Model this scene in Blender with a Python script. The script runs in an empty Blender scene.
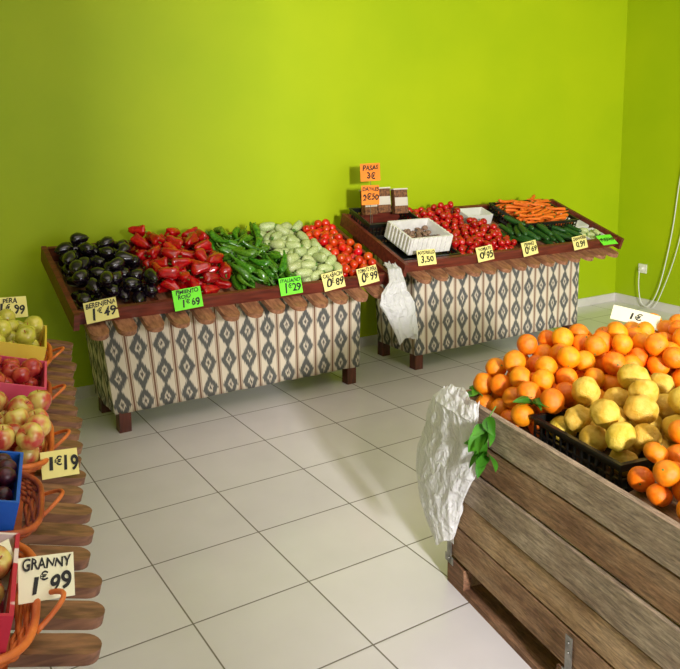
import bpy, bmesh, math, random
from mathutils import Vector, Matrix, noise
import numpy as np
random.seed(11)
PI=math.pi
scene=bpy.context.scene
COL=scene.collection
try:
    scene.view_settings.view_transform='Standard'
    scene.view_settings.look='None'
except Exception: pass

def lin(c):
    out=[]
    for v in c:
        v=v/255.0
        out.append(v/12.92 if v<=0.04045 else ((v+0.055)/1.055)**2.4)
    return (out[0],out[1],out[2],1.0)

# ------------------------------------------------------------ materials
def mk(name,c1,c2=None,scale=8,rough=0.6,bump=0.0,bscale=None,stretch=(1,1,1),rand=0.0,huer=0.0,metal=0.0,spec=0.5,coat=0.0,lo=0.35,hi=0.65,detail=4,trans=0.0,sss=0.0):
    m=bpy.data.materials.new(name); m.use_nodes=True
    nt=m.node_tree; N=nt.nodes; Lk=nt.links
    b=N['Principled BSDF']
    b.inputs['Roughness'].default_value=rough
    b.inputs['Metallic'].default_value=metal
    b.inputs['Specular IOR Level'].default_value=spec
    b.inputs['Coat Weight'].default_value=coat
    b.inputs['Coat Roughness'].default_value=0.15
    if c2 is None: c2=c1
    tc=N.new('ShaderNodeTexCoord'); mp=N.new('ShaderNodeMapping'); mp.inputs['Scale'].default_value=stretch
    Lk.new(tc.outputs['Object'],mp.inputs['Vector'])
    vec=mp.outputs['Vector']
    no=N.new('ShaderNodeTexNoise'); no.inputs['Scale'].default_value=scale; no.inputs['Detail'].default_value=detail
    if rand>0 or huer>0:
        oi=N.new('ShaderNodeObjectInfo')
        va=N.new('ShaderNodeVectorMath'); va.operation='ADD'
        mu=N.new('ShaderNodeMath'); mu.operation='MULTIPLY'; mu.inputs[1].default_value=37.0
        Lk.new(oi.outputs['Random'],mu.inputs[0]); Lk.new(vec,va.inputs[0]); Lk.new(mu.outputs[0],va.inputs[1])
        vec=va.outputs[0]
    Lk.new(vec,no.inputs['Vector'])
    r=N.new('ShaderNodeValToRGB')
    r.color_ramp.elements[0].position=lo; r.color_ramp.elements[1].position=hi
    r.color_ramp.elements[0].color=lin(c1); r.color_ramp.elements[1].color=lin(c2)
    Lk.new(no.outputs['Fac'],r.inputs['Fac'])
    col=r.outputs['Color']
    if rand>0 or huer>0:
        hs=N.new('ShaderNodeHueSaturation')
        m1=N.new('ShaderNodeMapRange'); m1.inputs['To Min'].default_value=1-rand; m1.inputs['To Max'].default_value=1+rand
        m2=N.new('ShaderNodeMapRange'); m2.inputs['To Min'].default_value=0.5-huer; m2.inputs['To Max'].default_value=0.5+huer
        Lk.new(oi.outputs['Random'],m1.inputs['Value']); Lk.new(m1.outputs[0],hs.inputs['Value'])
        fr=N.new('ShaderNodeMath'); fr.operation='FRACT'
        mu2=N.new('ShaderNodeMath'); mu2.operation='MULTIPLY'; mu2.inputs[1].default_value=7.31
        Lk.new(oi.outputs['Random'],mu2.inputs[0]); Lk.new(mu2.outputs[0],fr.inputs[0])
        Lk.new(fr.outputs[0],m2.inputs['Value']); Lk.new(m2.outputs[0],hs.inputs['Hue'])
        Lk.new(col,hs.inputs['Color']); col=hs.outputs['Color']
    Lk.new(col,b.inputs['Base Color'])
    if bump>0:
        n2=N.new('ShaderNodeTexNoise'); n2.inputs['Scale'].default_value=bscale or scale*3; n2.inputs['Detail'].default_value=3
        Lk.new(mp.outputs['Vector'],n2.inputs['Vector'])
        bp=N.new('ShaderNodeBump'); bp.inputs['Strength'].default_value=bump; bp.inputs['Distance'].default_value=0.01
        Lk.new(n2.outputs['Fac'],bp.inputs['Height']); Lk.new(bp.outputs['Normal'],b.inputs['Normal'])
    if trans>0:
        t=N.new('ShaderNodeBsdfTranslucent'); mx=N.new('ShaderNodeMixShader'); mx.inputs['Fac'].default_value=trans
        Lk.new(col,t.inputs['Color']); Lk.new(b.outputs[0],mx.inputs[1]); Lk.new(t.outputs[0],mx.inputs[2])
        Lk.new(mx.outputs[0],N['Material Output'].inputs['Surface'])
    return m

M_wall=mk('wall_paint',(160,184,4),(170,190,6),scale=1.2,rough=0.55,bump=0.03,bscale=160,spec=0.3)
M_ceil=mk('ceiling_paint',(225,222,216),rough=0.8)
M_base=mk('skirting_tile',(204,200,192),(214,210,202),scale=5,rough=0.3)
M_red=mk('stained_wood',(82,30,20),(120,50,34),scale=6,rough=0.45,stretch=(1,8,8),bump=0.1)
M_redleg=mk('stained_leg_wood',(70,32,22),(104,48,32),scale=8,rough=0.5,stretch=(6,6,1),bump=0.1)
M_slat=mk('slat_wood',(124,80,56),(170,118,84),scale=7,rough=0.5,stretch=(8,1,8),bump=0.12)
M_slatd=mk('slat_wood_dark',(100,64,46),(150,104,74),scale=7,rough=0.5,stretch=(8,1,8),bump=0.12)
def plank_mat(name,c1,c2,c3):
    m=bpy.data.materials.new(name); m.use_nodes=True
    nt=m.node_tree; N=nt.nodes; Lk=nt.links; b=N['Principled BSDF']; b.inputs['Roughness'].default_value=0.88
    tc=N.new('ShaderNodeTexCoord')
    def nz(scale,st,detail,dist=0):
        mp=N.new('ShaderNodeMapping'); mp.inputs['Scale'].default_value=st; Lk.new(tc.outputs['Object'],mp.inputs['Vector'])
        n=N.new('ShaderNodeTexNoise'); n.inputs['Scale'].default_value=scale; n.inputs['Detail'].default_value=detail; n.inputs['Distortion'].default_value=dist
        n.inputs['Roughness'].default_value=0.68
        Lk.new(mp.outputs[0],n.inputs['Vector']); return n.outputs['Fac']
    big=nz(3.2,(0.8,2.2,2.8),3); fine=nz(12,(1,9,11),10,0.5); spk=nz(60,(0.6,2,2.2),2)
    r=N.new('ShaderNodeValToRGB'); e=r.color_ramp.elements
    e[0].position=0.36; e[0].color=lin(c1); e[1].position=0.64; e[1].color=lin(c3)
    x=e.new(0.5); x.color=lin(c2); Lk.new(big,r.inputs['Fac'])
    rf=N.new('ShaderNodeMapRange'); rf.inputs['From Min'].default_value=0.32; rf.inputs['From Max'].default_value=0.60; rf.inputs['To Min'].default_value=0.42; rf.inputs['To Max'].default_value=1.12
    Lk.new(fine,rf.inputs['Value'])
    rs=N.new('ShaderNodeMapRange'); rs.inputs['From Min'].default_value=0.3; rs.inputs['From Max'].default_value=0.6; rs.inputs['To Min'].default_value=0.72; rs.inputs['To Max'].default_value=1.06
    Lk.new(spk,rs.inputs['Value'])
    mu=N.new('ShaderNodeMath'); mu.operation='MULTIPLY'; Lk.new(rf.outputs[0],mu.inputs[0]); Lk.new(rs.outputs[0],mu.inputs[1])
    hs=N.new('ShaderNodeHueSaturation'); Lk.new(r.outputs['Color'],hs.inputs['Color']); Lk.new(mu.outputs[0],hs.inputs['Value'])
    Lk.new(hs.outputs['Color'],b.inputs['Base Color'])
    bp=N.new('ShaderNodeBump'); bp.inputs['Strength'].default_value=0.9; bp.inputs['Distance'].default_value=0.008
    Lk.new(fine,bp.inputs['Height']); Lk.new(bp.outputs['Normal'],b.inputs['Normal'])
    return m
M_pl=[plank_mat('plank_grey',(152,128,106),(178,156,132),(196,176,152)),
      plank_mat('plank_brown',(138,100,70),(168,130,96),(188,154,120)),
      plank_mat('plank_tan',(152,116,80),(184,148,108),(198,166,130)),
      plank_mat('plank_rust',(120,80,54),(144,102,74),(164,124,92))]
M_metal=mk('galvanised_metal',(120,118,112),(160,158,150),scale=30,rough=0.4,metal=0.8)
M_orange=mk('orange_peel',(234,122,2),(246,146,14),scale=2.2,rough=0.42,bump=0.25,bscale=26,rand=0.12,huer=0.012)
M_mand=mk('mandarin_peel',(230,108,2),(242,130,10),scale=2.2,rough=0.4,bump=0.25,bscale=22,rand=0.1,huer=0.01)
M_lemon=mk('lemon_peel',(212,170,40),(234,198,86),scale=1.8,rough=0.5,bump=0.5,bscale=12,rand=0.08,huer=0.01)
M_egg=mk('aubergine_skin',(12,6,14),(24,10,26),scale=2,rough=0.14,coat=0.6,rand=0.3)
M_eggcal=mk('aubergine_calyx',(40,40,28),(30,24,22),scale=3,rough=0.6)
M_rpep=mk('red_pepper_skin',(150,4,12),(192,10,18),scale=1.5,rough=0.16,coat=0.6,rand=0.25)
M_gpep=mk('green_pepper_skin',(40,96,14),(82,138,30),scale=1.5,rough=0.25,coat=0.3,rand=0.25,huer=0.015)
M_stem=mk('green_stem',(70,116,34),(104,140,58),scale=4,rough=0.6)
M_zuc=mk('pale_courgette_skin',(140,164,88),(204,208,156),scale=9,rough=0.4,rand=0.1,huer=0.01,lo=0.42,hi=0.58)
M_tom=mk('tomato_skin',(190,36,8),(216,60,16),scale=1.5,rough=0.2,coat=0.4,rand=0.15,huer=0.01)
M_tomr=mk('vine_tomato_skin',(160,6,12),(194,16,18),scale=1.5,rough=0.2,coat=0.4,rand=0.2)
M_carrot=mk('carrot_skin',(222,96,18),(238,126,36),scale=3,rough=0.5,rand=0.12,bump=0.2,bscale=12,stretch=(1,1,5))
M_cuc=mk('cucumber_skin',(22,62,20),(44,92,30),scale=4,rough=0.35,rand=0.2,bump=0.2,bscale=25)
M_apple=mk('apple_skin',(196,70,60),(216,196,104),scale=0.9,rough=0.25,coat=0.3,rand=0.12,lo=0.38,hi=0.62,detail=2,stretch=(1.2,1.2,.7))
M_sapple=mk('small_apple_skin',(160,24,34),(210,90,70),scale=0.9,rough=0.25,coat=0.3,rand=0.15,lo=0.40,hi=0.7,detail=2)
M_yapple=mk('yellow_apple_skin',(190,186,60),(214,200,90),scale=1.2,rough=0.25,coat=0.3,rand=0.1)
M_plum=mk('plum_skin',(40,14,34),(84,24,40),scale=2,rough=0.35,rand=0.2)
M_mush=mk('mushroom_cap',(96,70,54),(150,120,96),scale=3,rough=0.7,rand=0.15)
M_leaf=mk('citrus_leaf',(40,108,22),(80,148,38),scale=6,rough=0.4,trans=0.25)
M_black=mk('black_plastic',(16,17,16),(24,25,23),scale=4,rough=0.35)
M_white=mk('white_polystyrene',(218,216,210),(232,230,224),scale=20,rough=0.6)
M_cardc=mk('cream_card',(230,218,130),(236,226,142),scale=3,rough=0.7)
M_cardg=mk('neon_green_card',(110,230,40),(122,236,54),scale=3,rough=0.7)
M_cardo=mk('orange_card',(240,130,30),(246,142,40),scale=3,rough=0.7)
M_cardw=mk('white_card',(228,224,188),(236,232,198),scale=3,rough=0.7)
M_ink=mk('black_marker_ink',(18,16,14),rough=0.6)
M_wick=mk('orange_wicker',(188,90,32),(226,124,50),scale=20,rough=0.5,bump=0.15)
M_wickd=mk('brown_wicker',(150,66,26),(190,92,40),scale=20,rough=0.5,bump=0.15)
M_blue=mk('blue_cardboard',(16,84,190),(30,100,205),scale=5,rough=0.5)
M_pink=mk('pink_cardboard',(218,60,104),(230,92,126),scale=5,rough=0.6)
M_yel=mk('yellow_cardboard',(230,196,60),(236,208,80),scale=5,rough=0.6)
M_redb=mk('red_printed_cardboard',(196,36,64),(236,216,214),scale=16,rough=0.6,lo=0.5,hi=0.54,detail=1)
M_cable=mk('white_cable',(228,228,220),rough=0.4)
M_socket=mk('socket_plastic',(230,228,216),rough=0.3)
M_nut=mk('dried_fruit_fill',(70,36,20),(140,90,50),scale=60,rough=0.6)
M_clear=mk('clear_film_lid',(200,190,176),(214,206,196),scale=3,rough=0.15)
M_paper=mk('white_divider_paper',(214,214,202),(224,224,214),scale=3,rough=0.6)

def bag_mat():
    m=bpy.data.materials.new('white_plastic_film'); m.use_nodes=True
    nt=m.node_tree; N=nt.nodes; Lk=nt.links; b=N['Principled BSDF']
    b.inputs['Base Color'].default_value=lin((244,244,245)); b.inputs['Roughness'].default_value=0.18
    tc=N.new('ShaderNodeTexCoord'); mp=N.new('ShaderNodeMapping'); mp.inputs['Scale'].default_value=(1,1,0.8)
    Lk.new(tc.outputs['Object'],mp.inputs['Vector'])
    hs=None
    for sc,w in((10,1.0),(26,0.55),(60,0.22)):
        n=N.new('ShaderNodeTexNoise'); n.inputs['Scale'].default_value=sc; n.inputs['Detail'].default_value=1; n.inputs['Distortion'].default_value=1.2
        Lk.new(mp.outputs[0],n.inputs['Vector'])
        a=N.new('ShaderNodeMath'); a.operation='SUBTRACT'; a.inputs[1].default_value=0.5; Lk.new(n.outputs['Fac'],a.inputs[0])
        c=N.new('ShaderNodeMath'); c.operation='ABSOLUTE'; Lk.new(a.outputs[0],c.inputs[0])
        d=N.new('ShaderNodeMath'); d.operation='MULTIPLY'; d.inputs[1].default_value=-w; Lk.new(c.outputs[0],d.inputs[0])
        if hs is None: hs=d.outputs[0]
        else:
            e=N.new('ShaderNodeMath'); e.operation='ADD'; Lk.new(hs,e.inputs[0]); Lk.new(d.outputs[0],e.inputs[1]); hs=e.outputs[0]
    bp=N.new('ShaderNodeBump'); bp.inputs['Strength'].default_value=0.65; bp.inputs['Distance'].default_value=0.04
    Lk.new(hs,bp.inputs['Height']); Lk.new(bp.outputs['Normal'],b.inputs['Normal'])
    t=N.new('ShaderNodeBsdfTranslucent'); t.inputs['Color'].default_value=lin((244,244,245)); Lk.new(bp.outputs['Normal'],t.inputs['Normal'])
    mx=N.new('ShaderNodeMixShader'); mx.inputs['Fac'].default_value=0.35
    Lk.new(b.outputs[0],mx.inputs[1]); Lk.new(t.outputs[0],mx.inputs[2])
    tr=N.new('ShaderNodeBsdfTransparent'); m2=N.new('ShaderNodeMixShader'); m2.inputs['Fac'].default_value=0.14
    Lk.new(mx.outputs[0],m2.inputs[1]); Lk.new(tr.outputs[0],m2.inputs[2])
    Lk.new(m2.outputs[0],N['Material Output'].inputs['Surface'])
    return m
M_bag=bag_mat()

def floor_mat():
    m=bpy.data.materials.new('floor_tiles'); m.use_nodes=True
    nt=m.node_tree; N=nt.nodes; Lk=nt.links; b=N['Principled BSDF']
    tc=N.new('ShaderNodeTexCoord'); sp=N.new('ShaderNodeSeparateXYZ'); Lk.new(tc.outputs['Object'],sp.inputs[0])
    def ma(op,a,bv=None,c=None):
        n=N.new('ShaderNodeMath'); n.operation=op
        for i,v in enumerate((a,bv,c)):
            if v is None: continue
            if isinstance(v,(int,float)): n.inputs[i].default_value=v
            else: Lk.new(v,n.inputs[i])
        return n.outputs[0]
    px,py=0.45,0.412
    x=ma('ADD',sp.outputs['X'],-1.315+px*20); y=ma('ADD',sp.outputs['Y'],-2.68+py*20)
    dx=ma('PINGPONG',x,px/2); dy=ma('PINGPONG',y,py/2)
    d=ma('MINIMUM',dx,dy)
    mr=N.new('ShaderNodeMapRange'); mr.inputs['From Min'].default_value=0.0014; mr.inputs['From Max'].default_value=0.0038
    Lk.new(d,mr.inputs['Value'])
    fx=ma('FLOOR',ma('DIVIDE',x,px)); fy=ma('FLOOR',ma('DIVIDE',y,py))
    cb=N.new('ShaderNodeCombineXYZ'); Lk.new(fx,cb.inputs[0]); Lk.new(fy,cb.inputs[1])
    wn=N.new('ShaderNodeTexWhiteNoise'); wn.noise_dimensions='2D'; Lk.new(cb.outputs[0],wn.inputs['Vector'])
    no=N.new('ShaderNodeTexNoise'); no.inputs['Scale'].default_value=5; no.inputs['Detail'].default_value=6
    Lk.new(tc.outputs['Object'],no.inputs['Vector'])
    s=ma('ADD',ma('MULTIPLY',wn.outputs['Value'],0.5),ma('MULTIPLY',no.outputs['Fac'],0.8))
    r=N.new('ShaderNodeValToRGB'); r.color_ramp.elements[0].position=0.2; r.color_ramp.elements[1].position=1.0
    r.color_ramp.elements[0].color=lin((216,211,215)); r.color_ramp.elements[1].color=lin((229,224,228))
    Lk.new(s,r.inputs['Fac'])
    mx=N.new('ShaderNodeMix'); mx.data_type='RGBA'
    mx.inputs[6].default_value=lin((116,108,100)); Lk.new(r.outputs['Color'],mx.inputs[7]); Lk.new(mr.outputs[0],mx.inputs[0])
    Lk.new(mx.outputs[2],b.inputs['Base Color'])
    b.inputs['Roughness'].default_value=0.2
    bp=N.new('ShaderNodeBump'); bp.inputs['Strength'].default_value=0.4; bp.inputs['Distance'].default_value=0.003
    Lk.new(mr.outputs[0],bp.inputs['Height']); Lk.new(bp.outputs['Normal'],b.inputs['Normal'])
    return m
M_floor=floor_mat()

def fabric_mat():
    m=bpy.data.materials.new('ikat_fabric'); m.use_nodes=True
    nt=m.node_tree; N=nt.nodes; Lk=nt.links; b=N['Principled BSDF']; b.inputs['Roughness'].default_value=0.9
    tc=N.new('ShaderNodeTexCoord'); sp=N.new('ShaderNodeSeparateXYZ'); Lk.new(tc.outputs['UV'],sp.inputs[0])
    def ma(op,a,bv=None):
        n=N.new('ShaderNodeMath'); n.operation=op
        for i,v in enumerate((a,bv)):
            if v is None: continue
            if isinstance(v,(int,float)): n.inputs[i].default_value=v
            else: Lk.new(v,n.inputs[i])
        return n.outputs[0]
    def sstep(v,lo,hi):
        n=N.new('ShaderNodeMapRange'); n.inputs['From Min'].default_value=lo; n.inputs['From Max'].default_value=hi
        Lk.new(v,n.inputs['Value']); return n.outputs[0]
    mp=N.new('ShaderNodeMapping'); mp.inputs['Scale'].default_value=(260,10,1); Lk.new(tc.outputs['UV'],mp.inputs['Vector'])
    no=N.new('ShaderNodeTexNoise'); no.inputs['Scale'].default_value=1; no.inputs['Detail'].default_value=1; Lk.new(mp.outputs[0],no.inputs['Vector'])
    jit=ma('MULTIPLY',ma('SUBTRACT',no.outputs['Fac'],0.5),0.065)
    P=0.132; Q=0.160
    u=ma('ADD',sp.outputs['X'],10*P); v=ma('ADD',ma('ADD',sp.outputs['Y'],10*Q),jit)
    du=ma('DIVIDE',ma('PINGPONG',u,P/2),P/2)
    dv=ma('DIVIDE',ma('PINGPONG',v,Q/2),Q/2)
    dd=ma('ADD',ma('MULTIPLY',du,1.28),ma('MULTIPLY',dv,0.90))
    dark=ma('MULTIPLY',sstep(dd,1.10,0.94),sstep(dd,0.32,0.46))
    core=sstep(dd,0.28,0.14)
    st=sstep(du,0.88,0.94)
    st2=ma('MULTIPLY',sstep(du,0.78,0.81),sstep(du,0.87,0.84))
    def mix(fac,a,bc):
        x=N.new('ShaderNodeMix'); x.data_type='RGBA'; Lk.new(fac,x.inputs[0])
        if isinstance(a,tuple): x.inputs[6].default_value=a
        else: Lk.new(a,x.inputs[6])
        x.inputs[7].default_value=bc
        return x.outputs[2]
    c=mix(dark,lin((216,204,182)),lin((92,92,88)))
    c=mix(core,c,lin((94,88,82)))
    c=mix(st2,c,lin((160,128,100)))
    c=mix(st,c,lin((120,86,64)))
    Lk.new(c,b.inputs['Base Color'])
    return m
M_fab=fabric_mat()

# ------------------------------------------------------------ mesh helpers
def finish(bm,name,mats,smooth=True,bevel=0.0,angle=40):
    if bevel>0:
        bmesh.ops.bevel(bm,geom=[e for e in bm.edges if len(e.link_faces)==2 and e.calc_face_angle(0)>0.5],offset=bevel,segments=2,profile=0.7,affect='EDGES')
    bmesh.ops.recalc_face_normals(bm,faces=bm.faces)
    me=bpy.data.meshes.new(name); bm.to_mesh(me); bm.free()
    if not isinstance(mats,(list,tuple)): mats=[mats]
    for m in mats: me.materials.append(m)
    if smooth:
        me.shade_smooth()
        me.set_sharp_from_angle(angle=math.radians(angle))
    return me
def abox(bm,x0,x1,y0,y1,z0,z1,M=None,mi=0):
    vs=[bm.verts.new(Vector((x,y,z)) if M is None else M@Vector((x,y,z))) for x in(x0,x1) for y in(y0,y1) for z in(z0,z1)]
    for f in((0,1,3,2),(4,6,7,5),(0,4,5,1),(2,3,7,6),(0,2,6,4),(1,5,7,3)):
        fc=bm.faces.new([vs[i] for i in f]); fc.material_index=mi
def lathe(bm,prof,seg=20,fn=None):
    rows=[]
    for i,(r,z) in enumerate(prof):
        if r<1e-6:
            p=Vector((0,0,z)); 
            if fn: p=fn(0,p,i/(len(prof)-1))
            rows.append([bm.verts.new(p)])
        else:
            row=[]
            for k in range(seg):
                a=2*PI*k/seg; p=Vector((r*math.cos(a),r*math.sin(a),z))
                if fn: p=fn(a,p,i/(len(prof)-1))
                row.append(bm.verts.new(p))
            rows.append(row)
    for a,b in zip(rows,rows[1:]):
        for k in range(seg):
            k2=(k+1)%seg
            if len(a)==1 and len(b)==1: continue
            if len(a)==1: bm.faces.new((a[0],b[k],b[k2]))
            elif len(b)==1: bm.faces.new((a[k],a[k2],b[0]))
            else: bm.faces.new((a[k],a[k2],b[k2],b[k]))
def tube(bm,pts,r,seg=8,closed=False,taper=None):
    pts=[Vector(p) for p in pts]; n=len(pts); rings=[]
    up=Vector((0.13,0.21,0.97)).normalized(); prev=None
    for i,p in enumerate(pts):
        if closed: t=(pts[(i+1)%n]-pts[i-1]).normalized()
        else: t=(pts[min(i+1,n-1)]-pts[max(i-1,0)]).normalized()
        if prev is None:
            a=t.cross(up); 
            if a.length<0.1: a=t.cross(Vector((1,0,0)))
            a.normalize()
        else:
            a=(prev-t*prev.dot(t)).normalized()
        prev=a; b=t.cross(a)
        rr=r if taper is None else r*taper(i/(n-1))
        rings.append([bm.verts.new(p+(a*math.cos(2*PI*k/seg)+b*math.sin(2*PI*k/seg))*rr) for k in range(seg)])
    m=n if closed else n-1
    for i in range(m):
        A=rings[i];B=rings[(i+1)%n]
        for k in range(seg): bm.faces.new((A[k],A[(k+1)%seg],B[(k+1)%seg],B[k]))
    if not closed:
        bm.faces.new(rings[0]); bm.faces.new(rings[-1])
def ob(name,me,parent=None,mat=None,label=None,category=None,group=None,kind=None):
    o=bpy.data.objects.new(name,me); COL.objects.link(o)
    if parent is not None: o.parent=parent
    if mat is not None:
        if parent is None: o.matrix_world=mat
        else: o.matrix_local=mat
    if label: o['label']=label
    if category: o['category']=category
    if group: o['group']=group
    if kind: o['kind']=kind
    return o
I4=Matrix.Identity(4)
def TR(x,y,z): return Matrix.Translation((x,y,z))
def RZ(a): return Matrix.Rotation(a,4,'Z')
def RX(a): return Matrix.Rotation(a,4,'X')
def RY(a): return Matrix.Rotation(a,4,'Y')

# ------------------------------------------------------------ room
WY=4.69; WX=6.19; LX=-1.4; FY=-2.3; CZ=3.2
def boxobj(name,x0,x1,y0,y1,z0,z1,mat,label,bev=0):
    bm=bmesh.new(); abox(bm,x0,x1,y0,y1,z0,z1)
    return ob(name,finish(bm,name,mat,smooth=False,bevel=bev),label=label,kind='structure')
boxobj('floor',LX-0.1,WX+0.1,FY-0.1,WY+0.1,-0.1,0,M_floor,'pale grey ceramic tile floor with dark grout')
boxobj('ceiling',LX-0.1,WX+0.1,FY-0.1,WY+0.1,CZ,CZ+0.1,M_ceil,'plain off-white ceiling')
boxobj('wall_back',LX-0.1,WX+0.1,WY,WY+0.1,0,CZ,M_wall,'lime green painted wall')
boxobj('wall_right',WX,WX+0.1,FY,WY,0,CZ,M_wall,'lime green painted side wall')
boxobj('wall_left',LX-0.1,LX,FY,WY,0,CZ,M_wall,'lime green painted side wall')
bm=bmesh.new()
abox(bm,LX,0.36,FY-0.1,FY,0,CZ); abox(bm,4.6,WX,FY-0.1,FY,0,CZ); abox(bm,0.36,4.6,FY-0.1,FY,2.85,CZ)
ob('wall_front',finish(bm,'wall_front',M_ceil,smooth=False),label='off-white wall with wide shopfront opening',kind='structure')
boxobj('baseboard_back',LX,WX,WY-0.012,WY,0,0.075,M_base,'pale grey tile skirting along the green wall',0.002)
boxobj('baseboard_right',WX-0.012,WX,FY,WY-0.012,0,0.075,M_base,'pale grey tile skirting along the green wall',0.002)

# ------------------------------------------------------------ tables
def slat_outline(w,L):
    r=w/2; pts=[]
    for k in range(11):
        a=PI+PI*k/10; pts.append((r+r*math.cos(a), r+r*math.sin(a)))
    pts+= [(w,L),(0,L)]
    return pts
def table(T,L,z0,m,depth,legs,skirt,pitch,label,group,frame=True,wood=M_slat,skirt_label=None,wr=0.72,jit=0.005,out=0.0,thk=0.024):
    th=math.atan(m)
    root=ob('display_table',None,mat=T,label=label,category='table',group=group)
    S=TR(0,0,z0)@RX(th); Q=depth/math.cos(th)
    bm=bmesh.new(); n=int(L/pitch); w=pitch*wr
    off=(L-(n*pitch-(pitch-w)))/2
    rnd=random.Random(3)
    for i in range(n):
        x=off+i*pitch; e=rnd.uniform(-jit,jit)-out; pts=slat_outline(w,Q-e)
        top=[bm.verts.new(S@Vector((x+px,py+e,0))) for px,py in pts]
        bot=[bm.verts.new(S@Vector((x+px,py+e,-thk))) for px,py in pts]
        bm.faces.new(top); bm.faces.new(bot[::-1])
        k=len(pts)
        for j in range(k): bm.faces.new((top[j],bot[j],bot[(j+1)%k],top[(j+1)%k]))
    ob('slatted_top',finish(bm,'slatted_top',wood,bevel=0.003),root)
    for q in (0.30,Q-0.12):
        bm=bmesh.new(); abox(bm,0.02,L-0.02,q-0.03,q+0.03,-0.085,-thk-0.0005,S)
        ob('rail',finish(bm,'rail',M_red,smooth=False,bevel=0.003),root)
    for (lx,ly) in legs:
        bm=bmesh.new(); top=z0+m*ly-0.09
        abox(bm,lx-0.033,lx+0.033,ly-0.033,ly+0.033,0,top)
        ob('leg',finish(bm,'leg',M_redleg,smooth=False,bevel=0.004),root)
    if frame:
        bm=bmesh.new(); abox(bm,0,L,0.105,0.13,0.001,0.072,S)
        ob('front_board',finish(bm,'front_board',M_red,bevel=0.004),root)
        bm=bmesh.new(); abox(bm,0,L,Q-0.025,Q,0.001,0.085,S)
        ob('rear_board',finish(bm,'rear_board',M_red,bevel=0.004),root)
        for x0,x1 in((-0.030,-0.002),(L+0.002,L+0.030)):
            bm=bmesh.new(); abox(bm,x0,x1,0.07,Q+0.02,-0.010,0.080,S)
            ob('side_board',finish(bm,'side_board',M_red,bevel=0.005),root)
    if skirt:
        (xa,xb,ya),(xc,xd,yc),yb,zt,zb=skirt
        def path(x0,x1,yf):
            return [(x0,yb),(x0,yf),(x1,yf),(x1,yb)]
        pt=path(xa,xb,ya); pb=path(xc,xd,yc)
        cols=[]; ud=0
        segs=[14,70,14]; rows=14
        bm=bmesh.new(); uvl=bm.loops.layers.uv.new('UVMap')
        for s in range(3):
            for k in range(segs[s]+(1 if s==2 else 0)):
                f=k/segs[s]
                a=Vector(pt[s]).lerp(Vector(pt[s+1]),f); b=Vector(pb[s]).lerp(Vector(pb[s+1]),f)
                ulen=ud+(Vector(pt[s+1])-Vector(pt[s])).length*f
                col=[]
                for r in range(rows+1):
                    g=r/rows; p=a.lerp(b,g)
                    wv=0.004*math.sin(ulen*17)*g+0.003*math.sin(ulen*41+1)*g
                    if s==1: p=p+Vector((0,wv))
                    else: p=p+Vector((wv,0))
                    ztop=zt if s==1 else zt+m*(p.y-ya)*0.9
                    z=ztop+(zb-ztop)*g
                    col.append((bm.verts.new((p.x,p.y,z)),(ulen,z)))
                cols.append(col)
            ud+=(Vector(pt[s+1])-Vector(pt[s])).length
        for A,B in zip(cols,cols[1:]):
            for r in range(rows):
                q4=(A[r],B[r],B[r+1],A[r+1])
                f=bm.faces.new([t[0] for t in q4])
                for lp,t in zip(f.loops,q4): lp[uvl].uv=t[1]
        me=finish(bm,'table_skirt',M_fab,angle=70)
        o=ob('table_skirt',me,root,label=skirt_label or 'cream fabric skirt with grey ikat diamonds')
        md=o.modifiers.new('thick','SOLIDIFY'); md.thickness=0.003
    return root,S
SL=0.35
T1=TR(0.89,3.70,0); T2=TR(2.91,3.70,0)
z1=0.655; z2=0.712
L1=1.87; L2=2.08
table(T1,L1,z1,SL,0.76,[(0.28,0.345),(1.77,0.345),(0.28,0.70),(1.77,0.70)],((0.14,1.79,0.24),(0.225,1.83,0.31),0.72,z1+0.030,0.11),0.142,
      'wooden slatted produce table with diamond-patterned fabric skirt and dark red frame','produce tables',wr=0.68,out=0.015,thk=0.028)
table(T2,L2,z2,SL,0.78,[(0.31,0.345),(1.86,0.345),(0.31,0.73),(1.86,0.73)],((0.20,1.84,0.24),(0.26,1.90,0.29),0.74,z2+0.030,0.11),0.142,
      'wooden slatted produce table holding crates, diamond-patterned fabric skirt','produce tables',wr=0.68,out=0.015,thk=0.028)
aS=math.atan2(.979,.206)
SO=Vector((0.339,1.344))-Vector((.206,.979))*0.46
TS=TR(SO.x,SO.y,0)@RZ(aS)
zs=0.655; ms=0.25; LS=2.84
table(TS,LS,zs,ms,0.85,[(0.5,0.45),(2.7,0.45),(0.5,0.78),(2.7,0.78)],None,0.112,
      'brown slatted wooden stall with rounded slat ends, holding fruit baskets','produce tables',frame=False,wr=0.58,wood=M_slatd,jit=0.012)

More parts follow.
